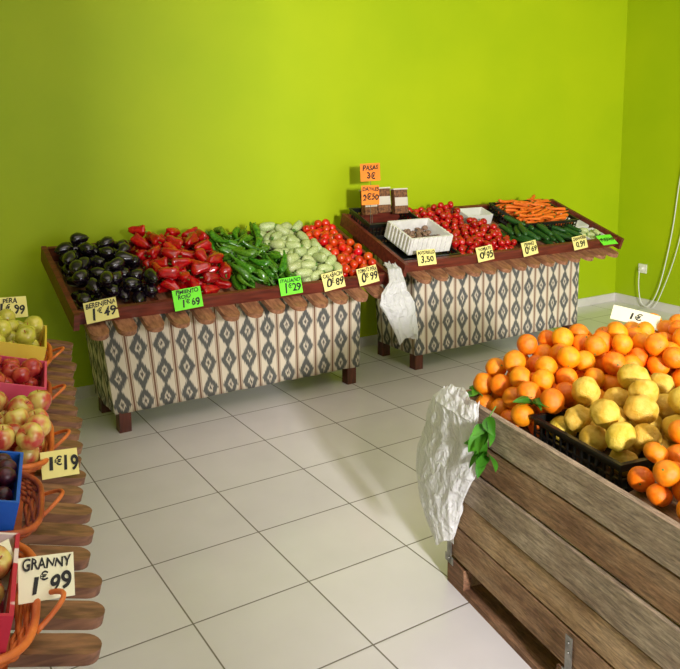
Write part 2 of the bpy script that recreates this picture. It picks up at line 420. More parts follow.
# ------------------------------------------------------------ produce meshes
def sphere_prof(n=12,dt=0.0,db=0.0,sq=1.0):
    p=[]
    for i in range(n+1):
        a=PI*i/n; r=math.sin(a); z=-math.cos(a)*sq
        if i==0 or i==n: r=0
        z-=dt*math.exp(-(r/0.28)**2) if z>0 else -db*math.exp(-(r/0.28)**2)
        p.append((r,z))
    return p
def wob(seed,amp,fr=1.3):
    def f(a,p,t):
        d=noise.noise(p*fr+Vector((seed*7.3,seed*3.1,seed)))*amp
        return p*(1+d)
    return f
def lat(name,mat,prof,seg=20,fn=None,angle=60):
    bm=bmesh.new(); lathe(bm,prof,seg,fn); return finish(bm,name,mat,angle=180)
def star(name,mat,z,r,n=5,w=0.16,up=0.15,stemh=0.2,stemr=0.06,lean=0.1):
    bm=bmesh.new()
    c=bm.verts.new((0,0,z+0.02))
    for k in range(n):
        a=2*PI*k/n; a1=a-w*2.2; a2=a+w*2.2
        rr=r*random.uniform(0.85,1.1)
        p1=bm.verts.new((0.5*rr*math.cos(a1),0.5*rr*math.sin(a1),z+0.03)); p2=bm.verts.new((0.5*rr*math.cos(a2),0.5*rr*math.sin(a2),z+0.03))
        t=bm.verts.new((rr*math.cos(a),rr*math.sin(a),z+up*random.uniform(-0.3,1)))
        bm.faces.new((c,p1,t,p2))
    tube(bm,[(0,0,z),(lean*0.3,0,z+stemh*0.6),(lean,0,z+stemh)],stemr,6)
    return finish(bm,name,mat)
oranges=[lat('orange',M_orange,sphere_prof(14,0.06,0.03,0.96),22,wob(s,0.06)) for s in range(3)]
mands=[lat('mandarin',M_mand,sphere_prof(12,0.10,0.06,0.86),20,wob(s+5,0.06)) for s in range(3)]
bm=bmesh.new(); lathe(bm,[(0,0.90),(0.09,0.91),(0.08,0.95),(0,0.965)],6); navel=finish(bm,'stem',M_stem)
bm=bmesh.new(); lathe(bm,[(0,0.74),(0.09,0.76),(0.08,0.82),(0,0.84)],6); navelm=finish(bm,'stem',M_stem)
def lemon_prof():
    p=[]
    for i in range(17):
        t=-1+2*i/16; r=math.sqrt(max(0,1-t*t))**0.95; z=t*1.06
        if abs(t)>0.93: z=t*1.13
        p.append((0 if i in(0,16) else r*0.92,z))
    return p
lemons=[lat('lemon',M_lemon,lemon_prof(),20,wob(s+9,0.11,2.0)) for s in range(3)]
def egg_prof(): return [(0,-1.35),(0.45,-1.28),(0.80,-1.02),(0.98,-0.6),(1.02,-0.15),(0.95,0.3),(0.80,0.68),(0.62,1.02),(0.46,1.26),(0.25,1.38),(0,1.40)]
def bend(k,seed=0,amp=0.0):
    def f(a,p,t):
        q=Vector((p.x+k*(p.z**2),p.y,p.z))
        if amp: q=q*(1+noise.noise(q*1.2+Vector((seed*5,0,seed)))*amp)
        return q
    return f
eggs=[lat('aubergine',M_egg,egg_prof(),20,bend(k,1,0.08)) for k in(0.05,0.10,-0.03)]
eggcal=star('calyx',M_eggcal,1.28,0.66,5,0.22,-0.40,0.36,0.12,0.12)
def pep_fn(seed,lob=4,k=0.0,amp=0.13):
    def f(a,p,t):
        g=1+amp*abs(math.cos(lob*a/2+seed))*1.2-amp*0.6
        q=Vector((p.x*g,p.y*g,p.z)); q=q*(1+noise.noise(q*1.1+Vector((seed*4.4,seed,0)))*0.24)
        q+=Vector((math.cos(a),math.sin(a),0))*noise.noise(Vector((q.x*2.2,q.y*2.2,q.z*1.2+seed*3)))*0.16*min(1,p.xy.length)
        q.x+=k*q.z*q.z
        return q
    return f
rp=[(0,-1.75),(0.30,-1.80),(0.52,-1.62),(0.68,-1.15),(0.82,-0.4),(0.96,0.35),(1.0,0.85),(0.90,1.18),(0.66,1.34),(0.34,1.28),(0.12,1.16),(0,1.14)]
rpeps=[lat('red_pepper',M_rpep,rp,24,pep_fn(s,4 if s%2 else 3,(0.04,-0.06,0.10,0.02)[s],0.17)) for s in range(4)]
rstem=star('stem',M_stem,1.17,0.34,6,0.3,0.06,0.55,0.10,0.22)
gp=[(0,-4.2),(0.22,-4.05),(0.42,-3.3),(0.6,-2.2),(0.8,-1),(0.95,0.3),(1.0,1.6),(0.95,2.6),(0.7,3.1),(0.3,3.15),(0,3.05)]
gpeps=[lat('green_pepper',M_gpep,gp,14,pep_fn(s,3,(0.09,-0.06,0.14,0.03)[s],0.16)) for s in range(4)]
gstem=star('stem',M_stem,3.05,0.5,6,0.3,0.05,1.5,0.17,0.6)
zp=[(0,-1.75),(0.5,-1.70),(0.85,-1.40),(1.02,-0.85),(1.04,-0.1),(0.96,0.7),(0.80,1.3),(0.5,1.65),(0,1.7)]
zucs=[lat('courgette',M_zuc,zp,16,bend(k,2,0.12)) for k in(0.03,-0.05,0.08)]
bm=bmesh.new(); lathe(bm,[(0.42,1.55),(0.36,1.8),(0.4,2.1),(0.3,2.18),(0,2.18)],7); zstem=finish(bm,'stem',M_stem)
toms=[lat('tomato',M_tom,sphere_prof(12,0.1,0.02,1.05),18,wob(s+2,0.1)) for s in range(3)]
vtoms=[lat('vine_tomato',M_tomr,sphere_prof(12,0.14,0.04,0.86),18,wob(s+4,0.08)) for s in range(3)]
tcal=star('calyx',M_stem,0.9,0.6,5,0.14,0.12,0.28,0.06,0.1)
tcalv=star('calyx',M_stem,0.72,0.6,5,0.14,0.12,0.28,0.06,0.1)
cp=[(0,-6.5),(0.15,-6.2),(0.35,-4.6),(0.6,-2),(0.8,0.5),(0.95,3),(1.0,4.6),(0.8,5.2),(0.4,5.4),(0,5.3)]
carrots=[lat('carrot',M_carrot,cp,12,bend(k,3,0.1)) for k in(0.015,-0.01,0.03)]
bm=bmesh.new(); lathe(bm,[(0.35,5.25),(0.3,5.7),(0.42,6.0),(0,6.0)],7); cstem=finish(bm,'carrot_top',M_stem)
cuc=[(0,-4.6),(0.5,-4.5),(0.85,-4.0),(1,-2.8),(1,0),(0.98,2.6),(0.8,3.9),(0.45,4.5),(0,4.6)]
cucs=[lat('cucumber',M_cuc,cuc,14,bend(k,4,0.06)) for k in(0.02,-0.02)]
ap=[(0,-0.72),(0.16,-0.8),(0.4,-0.88),(0.7,-0.68),(0.93,-0.25),(1.0,0.15),(0.92,0.55),(0.68,0.83),(0.38,0.9),(0.15,0.78),(0,0.62)]
apples=[lat('apple',M_apple,ap,20,wob(s,0.06)) for s in range(3)]
sapples=[lat('red_apple',M_sapple,ap,20,wob(s,0.06)) for s in range(2)]
yapples=[lat('yellow_apple',M_yapple,ap,20,wob(s,0.06)) for s in range(2)]
bm=bmesh.new(); tube(bm,[(0,0,0.6),(0.03,0,0.85),(0.1,0,1.08)],0.045,6); astem=finish(bm,'stem',M_wickd)
plums=[lat('plum',M_plum,sphere_prof(10,0.06,0,1.1),14,wob(s,0.05)) for s in range(2)]
mushp=[(0,-0.9),(0.3,-0.88),(0.34,-0.3),(0.4,0.0),(0.9,-0.12),(1.0,0.05),(0.88,0.4),(0.55,0.62),(0,0.72)]
mushs=[lat('mushroom',M_mush,mushp,16,wob(s,0.1)) for s in range(2)]

# ------------------------------------------------------------ heaping
def heap(n,r,Lc,xr,yr,base,slope=(0,0),ang=(0,PI),tries=60,seed=0,tight=0.94,dz=0.06,store=None,size=(0.93,1.07)):
    rnd=random.Random(seed); S=store if store is not None else []
    out=[]
    for i in range(n):
        best=None; ri=r*rnd.uniform(*size)
        k=1 if Lc==0 else max(2,int(math.ceil(Lc/(r*1.1)))+1)
        arr=np.array(S) if S else None
        for t in range(tries):
            a=rnd.uniform(*ang)
            if Lc>0:
                ax=Vector((math.cos(a),math.sin(a),slope[0]*math.cos(a)+slope[1]*math.sin(a)+rnd.uniform(-dz,dz))).normalized()
            else: ax=Vector((0,0,1))
            ex=abs(ax.x)*Lc/2; ey=abs(ax.y)*Lc/2
            if xr[1]-xr[0]<2*(ex+ri) or yr[1]-yr[0]<2*(ey+ri):
                continue
            x=rnd.uniform(xr[0]+ex+ri,xr[1]-ex-ri); y=rnd.uniform(yr[0]+ey+ri,yr[1]-ey-ri)
            zz=-9
            for j in range(k):
                o=ax*(Lc*((j/(k-1))-0.5)) if k>1 else Vector((0,0,0))
                px,py=x+o.x,y+o.y
                zc=base(px,py)+ri*math.sqrt(1+slope[0]**2+slope[1]**2)-o.z
                if zc>zz: zz=zc
                if arr is not None:
                    d2=(arr[:,0]-px)**2+(arr[:,1]-py)**2; R=(arr[:,3]+ri)*tight
                    msk=d2<R*R
                    if msk.any():
                        v=(arr[msk,2]+np.sqrt(R[msk]**2-d2[msk])).max()-o.z
                        if v>zz: zz=v
            sc=zz-base(x,y)
            if best is None or sc<best[0]: best=(sc,x,y,zz,ax)
        if best is None: continue
        _,x,y,z,ax=best
        for j in range(k):
            o=ax*(Lc*((j/(k-1))-0.5)) if k>1 else Vector((0,0,0))
            S.append((x+o.x,y+o.y,z+o.z,ri))
        out.append((Vector((x,y,z)),ax,ri))
    return out
def axis_mat(ax,spin):
    q=Vector((0,0,1)).rotation_difference(ax); return q.to_matrix().to_4x4()@RZ(spin)
def place(items,T,name,meshes,part,label,cat,group,flip=True,seed=0,scale=1.0,tiltmax=1.0,full=False):
    rnd=random.Random(seed)
    for (p,ax,ri) in items:
        if ax.z>0.99 :
            if full: R=axis_mat(Vector((rnd.gauss(0,1),rnd.gauss(0,1),rnd.gauss(0.0,1))).normalized(),rnd.uniform(0,6.28))
            else:
                t=rnd.uniform(0,tiltmax); a=rnd.uniform(0,6.28)
                R=axis_mat(Vector((math.sin(t)*math.cos(a),math.sin(t)*math.sin(a),math.cos(t))),rnd.uniform(0,6.28))
        else:
            if flip and rnd.random()<0.5: ax=-ax
            R=axis_mat(ax,rnd.uniform(0,6.28))
        s=ri*scale
        o=ob(name,meshes[rnd.randrange(len(meshes))],mat=T@TR(*p)@R@Matrix.Diagonal((s,s,s,1)),label=label,category=cat,group=group)
        if part is not None:
            ob(part.name.split('.')[0],part,parent=o)

# Table 1 produce (local: x along, y depth; bed z = z1+SL*y)
b1=lambda x,y: z1+SL*y+0.002
Y0,Y1=0.14,0.73
st=[]
place(heap(54,0.037,0.034,(0.01,0.45),(Y0,Y1),b1,(0,SL),seed=1,store=st,tries=200),T1,'aubergine',eggs,eggcal,'glossy black aubergine in a heap on the slatted table','aubergine','aubergines on the table',seed=1)
place(heap(62,0.033,0.062,(0.43,0.90),(Y0,Y1),b1,(0,SL),seed=2,store=st,dz=0.4,tries=170),T1,'red_pepper',rpeps,rstem,'long shiny red pepper with green stem in a heap','pepper','red peppers on the table',seed=2)
place(heap(78,0.021,0.115,(0.88,1.28),(Y0,Y1),b1,(0,SL),seed=3,store=st,dz=0.5,ang=(0.5,2.6),tries=110),T1,'green_pepper',gpeps,gstem,'long curved green pepper in a heap','pepper','green peppers on the table',seed=3)
place(heap(78,0.028,0.030,(1.26,1.62),(Y0,Y1),b1,(0,SL),seed=4,store=st,dz=0.4,tries=120),T1,'courgette',zucs,zstem,'plump pale green speckled courgette','courgette','pale courgettes on the table',seed=4)
place(heap(98,0.028,0,(1.58,L1-0.005),(Y0,Y1),b1,(0,SL),seed=5,store=st,tries=100),T1,'tomato',toms,tcal,'round orange-red tomato in a heap','tomato','tomatoes on the table',seed=5,full=True)

# ------------------------------------------------------------ crates / boxes
def plastic_crate(T,w,d,h,mat,label,cat='crate',group=None,ribs=0.03,name='plastic_crate'):
    t=0.006
    root=ob(name,None,mat=T,label=label,category=cat,group=group)
    bm=bmesh.new(); abox(bm,0,w,0,d,0,t)
    ob('base',finish(bm,'base',mat,smooth=False),root)
    bm=bmesh.new()
    for z0,zz in((t,h*0.22),(h*0.80,h)):
        abox(bm,0,w,0,t,z0,zz);abox(bm,0,w,d-t,d,z0,zz);abox(bm,0,t,t,d-t,z0,zz);abox(bm,w-t,w,t,d-t,z0,zz)
    nx=max(3,int(w/ribs)); ny=max(3,int(d/ribs))
    for i in range(nx+1):
        x=(w-0.008)*i/nx
        for y in(0,d-t): abox(bm,x,x+0.008,y,y+t,h*0.22,h*0.80)
    for i in range(1,ny):
        y=(d-0.008)*i/ny
        for x in(0,w-t): abox(bm,x,x+t,y,y+0.008,h*0.22,h*0.80)
    abox(bm,0,w,0,t,h*0.47,h*0.54);abox(bm,0,w,d-t,d,h*0.47,h*0.54);abox(bm,0,t,0,d,h*0.47,h*0.54);abox(bm,w-t,w,0,d,h*0.47,h*0.54)
    ob('lattice_wall',finish(bm,'lattice_wall',mat,smooth=False),root)
    bm=bmesh.new(); e=0.008
    abox(bm,-e,w+e,-e,t,h,h+0.008);abox(bm,-e,w+e,d-t,d+e,h,h+0.008);abox(bm,-e,t,t,d-t,h,h+0.008);abox(bm,w-t,w+e,t,d-t,h,h+0.008)
    ob('rim',finish(bm,'rim',mat,smooth=False,bevel=0.002),root)
    return root
def open_box(T,w,d,h,mat,label,cat='box',t=0.012,name='cardboard_box',flutes=False,inner=None,group=None):
    bm=bmesh.new()
    abox(bm,0,w,0,d,0,t)
    abox(bm,0,w,0,t,t,h);abox(bm,0,w,d-t,d,t,h);abox(bm,0,t,t,d-t,t,h);abox(bm,w-t,w,t,d-t,t,h)
    if flutes:
        n=int(w/0.04)
        for i in range(n): 
            x=0.015+i*(w-0.03)/n
            abox(bm,x,x+0.012,-0.006,0,0.01,h)
        n=int(d/0.04)
        for i in range(n):
            y=0.015+i*(d-0.03)/n
            abox(bm,-0.006,0,y,y+0.012,0.01,h)
            abox(bm,w,w+0.006,y,y+0.012,0.01,h)
    return ob(name,finish(bm,name,mat,smooth=False,bevel=0.0025),mat=T,label=label,category=cat,group=group)
th=math.atan(SL)
def onbed(T,z0,m,x,y,lift=0.0): return T@TR(x,y,z0+m*y)@RX(math.atan(m))@TR(0,0,lift)
# Table 2 (local x = X-2.91)
b2=lambda x,y: z2+SL*y+0.002
s2=[]
plastic_crate(onbed(T2,z2,SL,0.02,0.15,0.002),0.48,0.34,0.055,M_black,'low black plastic crate under a white box',group='black plastic crates')
Bm=onbed(T2,z2,SL,0.09,0.19,0.068)
open_box(Bm,0.35,0.28,0.115,M_white,'ribbed white polystyrene box with mushrooms','box',0.014,'polystyrene_box',True)
place(heap(48,0.021,0,(0.016,0.334),(0.016,0.262),lambda x,y:0.014,seed=21),Bm,'mushroom',mushs,None,'brown portobello mushroom inside a white box','mushroom','mushrooms in the box',seed=21,tiltmax=1.2)
plastic_crate(onbed(T2,z2,SL,0.01,0.525,0.002),0.44,0.26,0.12,M_black,'black plastic crate holding dried fruit packs',group='black plastic crates')
place(heap(126,0.027,0,(0.51,1.10),(0.14,0.58),b2,(0,SL),seed=6,store=s2,tries=90),T2,'vine_tomato',vtoms,tcalv,'small shiny red tomato in a heap','tomato','red tomatoes beside the mushrooms',seed=6,full=True)
place(heap(60,0.027,0,(0.46,0.94),(0.54,0.74),b2,(0,SL),seed=7,store=s2,tries=90),T2,'vine_tomato',vtoms,tcalv,'small shiny red tomato in a heap','tomato','red tomatoes beside the mushrooms',seed=7,full=True)
open_box(onbed(T2,z2,SL,0.98,0.61,0.002),0.26,0.14,0.08,M_paper,'small white paper-lined tray on the table','box',0.008,'paper_tray',group='empty white trays')
place(heap(24,0.020,0.14,(1.12,1.50),(0.14,0.46),b2,(0,SL),seed=8,ang=(0.9,2.2),store=s2),T2,'cucumber',cucs,None,'dark green cucumber in a heap','cucumber','cucumbers on the table',seed=8)
Cc=onbed(T2,z2,SL,1.29,0.345,0.035)
plastic_crate(Cc,0.59,0.39,0.085,M_black,'black plastic crate heaped with carrots',group='black plastic crates')
place(heap(112,0.0135,0.125,(0.008,0.582),(0.008,0.382),lambda x,y:0.025+0.010*math.sin(PI*x/0.59)*math.sin(PI*y/0.39),seed=9,ang=(-0.45,0.45),dz=0.05,tries=130),Cc,'carrot',carrots,cstem,'orange carrot lying in a black crate','carrot','carrots in the crate',seed=9)
Pt=onbed(T2,z2,SL,1.84,0.14,0.002)
open_box(Pt,0.22,0.19,0.05,M_paper,'white paper-lined tray of pale courgettes','box',0.008,'paper_tray',group='empty white trays')
place(heap(10,0.020,0.026,(0.01,0.21),(0.01,0.18),lambda x,y:0.009,seed=11,tries=100),Pt,'courgette',zucs,zstem,'plump pale green speckled courgette','courgette','pale courgettes in the tray',seed=11)
open_box(onbed(T2,z2,SL,1.895,0.36,0.002),0.17,0.26,0.05,M_paper,'empty white paper-lined tray on the table','box',0.008,'paper_tray',group='empty white trays')
place(heap(14,0.018,0.10,(1.53,1.83),(0.14,0.36),b2,(0,SL),seed=10,ang=(0.9,2.2),store=s2),T2,'cucumber',cucs,None,'dark green cucumber in a heap','cucumber','cucumbers on the table',seed=10)

def pack(T,label):
    root=ob('dried_fruit_pack',None,mat=T,label=label,category='food pack',group='dried fruit packs')
    bm=bmesh.new(); abox(bm,0,0.11,0,0.045,0,0.17); ob('tray',finish(bm,'tray',M_nut,bevel=0.006),root)
    bm=bmesh.new(); abox(bm,0.003,0.107,-0.004,-0.0005,0.055,0.115); ob('paper_label',finish(bm,'paper_label',M_clear,bevel=0.001),root)
    bm=bmesh.new(); abox(bm,-0.004,0.114,-0.003,0.048,0.1705,0.180); ob('lid',finish(bm,'lid',M_clear,bevel=0.002),root)
for x,y,a in((0.10,0.64,0.05),(0.225,0.66,-0.04),(0.35,0.63,-0.12)):
    pack(T2@TR(x-0.02,y,z2+SL*y+0.125)@RZ(a)@RX(-0.15),'clear pack of brown dried fruit standing in a black crate')

# ------------------------------------------------------------ price cards
tseed=[0]
def text_mesh(s,size,shear=0.12,bold=0.026):
    cu=bpy.data.curves.new('t','FONT'); cu.body=s; cu.size=size; cu.align_x='CENTER'; cu.align_y='CENTER'; cu.shear=shear; cu.offset=bold*size; cu.resolution_u=4
    o=bpy.data.objects.new('t',cu); COL.objects.link(o)
    dg=bpy.context.evaluated_depsgraph_get()
    me=bpy.data.meshes.new_from_object(o.evaluated_get(dg))
    bpy.data.objects.remove(o); bpy.data.curves.remove(cu)
    tseed[0]+=1; sd=tseed[0]*3.7
    for v in me.vertices:
        q=Vector((v.co.x/size*1.4+sd,v.co.y/size*1.0,sd))
        v.co.x+=noise.noise(q)*size*0.12
        v.co.y+=noise.noise(q+Vector((9,4,1)))*size*0.22
    me.materials.clear(); me.materials.append(M_ink); me.name='lettering'
    return me
def card(pos,yaw,lean,roll,w,h,mat,lines,label,T=I4,group='price cards',stick=0):
    Mt=T@TR(*pos)@RZ(yaw)@RX(PI/2-lean)@RZ(roll)
    bm=bmesh.new()
    n=8
    def cz(x): return 0.0025*math.cos(x/w*PI)
    top=[];bot=[]
    for i in range(n+1):
        x=-w/2+w*i/n
        top.append([bm.verts.new((x,y,cz(x))) for y in(-h/2,h/2)]); bot.append([bm.verts.new((x,y,cz(x)-0.0015)) for y in(-h/2,h/2)])
    for i in range(n):
        bm.faces.new((top[i][0],top[i+1][0],top[i+1][1],top[i][1])); bm.faces.new((bot[i][0],bot[i][1],bot[i+1][1],bot[i+1][0]))
        bm.faces.new((top[i][0],bot[i][0],bot[i+1][0],top[i+1][0])); bm.faces.new((top[i][1],top[i+1][1],bot[i+1][1],bot[i][1]))
    for i in(0,n): bm.faces.new((top[i][0],top[i][1],bot[i][1],bot[i][0]))
    c=ob('price_card',finish(bm,'price_card',mat),mat=Mt,label=label,category='price card',group=group)
    for (s,sz,x,y) in lines:
        me=text_mesh(s,sz*h)
        xs=[v.co.x for v in me.vertices]
        wd=(max(xs)-min(xs)) if xs else 0
        k=min(1.0,(w*0.92)/wd) if wd>0 else 1
        ob('lettering',me,parent=c,mat=TR(x*w,y*h,0.0034)@Matrix.Diagonal((k,1,1,1)))
    if stick:
        bm=bmesh.new(); tube(bm,[(0,-h/2-stick,-0.003),(0,h/2,-0.003)],0.002,6); ob('wire_stick',finish(bm,'wire_stick',M_metal),parent=c)
    return c
def price(name,a,b): return [(name,0.30,0,0.31),(a,0.74,-0.26,-0.12),('€',0.36,-0.06,0.0),(b,0.58,0.24,-0.14)]
fy=3.785
card((1.0,fy-0.01,0.755),0.05,0.25,0.08,0.165,0.105,M_cardc,price('BERENJENA','1','49'),'cream price card reading BERENJENA 1€49 on the table')
card((1.455,fy-0.01,0.76),0.0,0.25,0.06,0.16,0.110,M_cardg,[('PIMIENTO',0.26,0,0.34),('ROJO',0.26,-0.12,0.12),('1',0.5,-0.2,-0.22),('€',0.28,-0.02,-0.14),('69',0.46,0.24,-0.22)],'neon green price card reading PIMIENTO ROJO 1€69')
card((2.08,fy-0.01,0.76),0.0,0.25,0.04,0.145,0.10,M_cardg,price('ITALIANO','1','29'),'neon green price card reading ITALIANO 1€29')
card((2.37,fy-0.01,0.76),0.0,0.25,0.12,0.15,0.105,M_cardc,price('CALABACIN','0','89'),'cream price card reading CALABACIN 0€89')
card((2.62,fy-0.01,0.765),0.0,0.25,0.12,0.15,0.105,M_cardc,price('TOMATE PERA','0','99'),'cream price card reading TOMATE PERA 0€99')
card((3.08,fy-0.01,0.835),0.0,0.25,0.0,0.15,0.10,M_cardc,[('POTOBELLO',0.32,0,0.3),('3,50',0.62,0,-0.14)],'cream price card reading POTOBELLO 3,50')
card((3.59,fy-0.01,0.815),0.0,0.25,0.08,0.15,0.10,M_cardc,price('TOMATE','0','95'),'cream price card reading TOMATE 0€95 below red tomatoes')
card((4.02,fy-0.01,0.815),0.0,0.25,0.10,0.15,0.10,M_cardc,price('PEPINO','0','69'),'cream price card reading PEPINO 0€69 below cucumbers')
card((4.55,fy-0.01,0.815),0.0,0.25,0.08,0.155,0.10,M_cardc,[('ZANAHORIA',0.30,0,0.3),('0.99',0.62,0,-0.14)],'cream price card reading ZANAHORIA 0.99 on the table')
card((4.86,fy-0.01,0.81),0.0,0.9,0.0,0.17,0.10,M_cardg,[('PUERRO',0.4,0,0)],'neon green price card lying tilted at the table end')
card((3.07,4.40,1.355),-0.1,0.05,0.03,0.16,0.125,M_cardo,[('PASAS',0.36,0,0.25),('3€',0.5,0,-0.2)],'orange card reading PASAS 3€ on a wire stick',stick=0.30)
card((2.995,4.29,1.205),-0.1,0.05,0.0,0.14,0.135,M_cardo,[('DATILES',0.26,0,0.3),('2€50',0.46,0,-0.12)],'orange card reading DATILES 2€50 on a wire stick',stick=0.16)

# ------------------------------------------------------------ wooden crate with oranges
C=Vector((1.755,2.0)); aC=math.atan2(-.985,-.173)
TC=TR(C.x,C.y,0)@RZ(aC)
CL,CW,CH=1.45,1.15,0.72
crate=ob('wooden_crate',None,mat=TC,label='large weathered plank crate heaped with citrus fruit',category='crate')
rnd=random.Random(5)
def panel(along,L,fixed,out,name='side_panel',seq=(0,1,0,2,1)):
    bm=bmesh.new(); hs=[0.125,0.120,0.130,0.118,0.125]; z=CH
    for i,h in enumerate(hs):
        o=rnd.uniform(-0.006,0.006)
        if along=='x': abox(bm,0.0+rnd.uniform(0,.014),L-rnd.uniform(0,.006),fixed+o,fixed+0.022+o,z-h+0.010,z,mi=seq[i])
        else: abox(bm,fixed+o,fixed+0.022+o,0.030,L-0.030,z-h+0.010,z,mi=seq[i])
        z-=h
    ob(name,finish(bm,name,M_pl,smooth=False,bevel=0.0035),crate)
panel('x',CL,0.0,-1); panel('x',CL,CW-0.022,1)
panel('y',CW,0.0,-1,seq=(2,0,1,3,0)); panel('y',CW,CL-0.022,1)
for x in(0.030,CL-0.100):
    for y in(0.030,CW-0.100):
        bm=bmesh.new(); abox(bm,x,x+0.07,y,y+0.07,0.0,CH-0.02); ob('corner_post',finish(bm,'corner_post',M_pl[1],smooth=False,bevel=0.003),crate)
for x in(0.0,0.62,CL-0.11):
    bm=bmesh.new(); abox(bm,x,x+0.11,-0.004,0.025,0.022,0.095)
    ob('foot_block',finish(bm,'foot_block',M_pl[3],smooth=False,bevel=0.004),crate)
for y0 in(-0.004,CW-0.1):
    bm=bmesh.new(); abox(bm,0,CL,y0,y0+0.1,0.0,0.022); ob('bottom_runner',finish(bm,'bottom_runner',M_pl[3],smooth=False,bevel=0.003),crate)
for x in(0.004,0.66):
    bm=bmesh.new(); abox(bm,x,x+0.028,-0.0095,-0.0070,0.08,0.22); abox(bm,x-0.012,x+0.04,-0.0095,-0.0070,0.08,0.11)
    for zz in(0.10,0.17,0.20):
        bmesh.ops.create_uvsphere(bm,u_segments=8,v_segments=5,radius=0.004,matrix=TR(x+0.014,-0.0105,zz))
    ob('bracket',finish(bm,'bracket',M_metal),crate,label='galvanised metal corner bracket')
def cb(x,y):
    back=0.640+min(0.115,max(0,y-0.03)*0.36)
    mid=0.655+min(0.07,max(0,(y-0.55))*0.8)
    low=0.690+0.10*min(1,max(0,y-0.04)/0.30)
    if x<0.26: return back
    if x<0.36: 
        f=(x-0.26)/0.10; return back*(1-f)+mid*f
    if x<0.74: return mid
    if x<0.80:
        f=(x-0.74)/0.06; return mid*(1-f)+low*f
    return low
bm=bmesh.new(); nx,ny=58,46; g=[]
for i in range(nx+1):
    row=[]
    for j in range(ny+1):
        x=0.032+(CL-0.064)*i/nx; y=0.032+(CW-0.064)*j/ny
        row.append(bm.verts.new((x,y,cb(x,y)-0.006)))
    g.append(row)
for i in range(nx):
    for j in range(ny): bm.faces.new((g[i][j],g[i+1][j],g[i+1][j+1],g[i][j+1]))
ob('inner_board',finish(bm,'inner_board',M_pl[1],angle=60),crate)
LT=TC@TR(0.375,0.075,0.66)
plastic_crate(LT,0.38,0.50,0.085,M_black,'black plastic crate full of lemons inside the wooden crate',group='black plastic crates')
sc=[]
place(heap(132,0.038,0,(0.03,0.375),(0.03,1.12),cb,(0,0.2),seed=31,store=sc,tries=110),TC,'orange',oranges,navel,'bright orange in a heap in the wooden crate','orange','oranges in the wooden crate',seed=31,full=True)
lem=heap(36,0.044,0.014,(0.385,0.75),(0.09,0.57),lambda x,y:0.672,(0,0),ang=(0,PI),seed=32,store=sc,dz=1.2,tries=200)
place(lem,TC,'lemon',lemons,None,'large pale yellow lemon in a black crate','lemon','lemons in the black crate',seed=32)
place(heap(58,0.038,0,(0.36,0.78),(0.58,1.12),cb,(0,0.1),seed=35,store=sc,tries=80),TC,'orange',oranges,navel,'bright orange in a heap in the wooden crate','orange','oranges in the wooden crate',seed=35,full=True)
place(heap(10,0.038,0,(0.28,0.43),(0.06,0.75),cb,(0,0.1),seed=36,store=sc,tries=120),TC,'orange',oranges,navel,'bright orange in a heap in the wooden crate','orange','oranges in the wooden crate',seed=36,full=True)
place(heap(125,0.034,0,(0.765,1.40),(0.026,0.80),cb,(0,0.1),seed=33,store=sc,tries=80),TC,'mandarin',mands,navelm,'deep orange mandarin in the wooden crate','mandarin','mandarins in the wooden crate',seed=33,full=True)
card((0.06,0.78,0.930),-aC-0.75,0.95,-0.30,0.175,0.075,M_cardw,[('1€',0.6,0,0)],'white price card lying on top of the oranges',T=TC)

# leaves
def leaf_geo(bm,Mx,L,W,curl):
    n=8; rows=[]
    for i in range(n+1):
        t=i/n; w=W*math.sin(PI*min(1,t*0.97+0.02))**0.8*(1-0.3*t)
        z=-curl*t*t*L
        rows.append([bm.verts.new(Mx@Vector((t*L,s*w,z+abs(s)*w*0.30))) for s in(-1,-0.5,0,0.5,1)])
    for a,b in zip(rows,rows[1:]):
        for k in range(4): bm.faces.new((a[k],a[k+1],b[k+1],b[k]))
def sprig(T,leaves,label,name='leafy_sprig',ln=0.12):
    root=ob(name,None,mat=T,label=label,category='leaf sprig')
    bm=bmesh.new(); tube(bm,[(0,0.03,0.10),(0,0,0.06),(0.01,-0.004,0),(0.0,-0.008,-0.5*ln),(0.01,-0.006,-ln)],0.0025,6); ob('twig',finish(bm,'twig',M_stem),root)
    for (x,y,z,yaw,pitch,L) in leaves:
        bm=bmesh.new(); leaf_geo(bm,TR(x,y,z)@RZ(yaw)@RY(pitch)@RX(random.uniform(-0.9,0.9)),L,L*0.34,0.25)
        ob('leaf',finish(bm,'leaf',M_leaf,angle=180),root)
rl=random.Random(8)
sprig(TC@TR(0.275,-0.03,0.660),[(0.005,-0.006,-0.07+0.010*i,rl.uniform(-PI*0.95,-0.05) ,rl.uniform(-0.1,1.1),rl.uniform(0.065,0.095)) for i in range(15)],'green citrus leaves hanging outside the wooden crate',ln=0.07)
def flat_sprig(T,leaves,label):
    root=ob('leafy_sprig',None,mat=T,label=label,category='leaf sprig')
    bm=bmesh.new(); tube(bm,[(-0.04,0,0.004),(0,0.003,0.008),(0.045,0.0,0.004)],0.0022,6); ob('twig',finish(bm,'twig',M_stem),root)
    for (x,y,z,yaw,pitch,L) in leaves:
        bm=bmesh.new(); leaf_geo(bm,TR(x,y,z)@RZ(yaw)@RY(pitch)@RX(random.uniform(-0.7,0.7)),L,L*0.30,0.3)
        ob('leaf',finish(bm,'leaf',M_leaf,angle=180),root)
flat_sprig(TC@TR(0.345,0.09,0.775),[(0.0,0,0.004*i,rl.uniform(-PI,PI),rl.uniform(-0.3,0.3),rl.uniform(0.05,0.07)) for i in range(7)],'dark green citrus leaves lying among the oranges')
flat_sprig(TC@TR(0.07,0.055,0.730),[(0.0,0,0.004*i,rl.uniform(-PI,PI),rl.uniform(-0.3,0.3),rl.uniform(0.04,0.055)) for i in range(4)],'dark green citrus leaves lying by the crate rim')

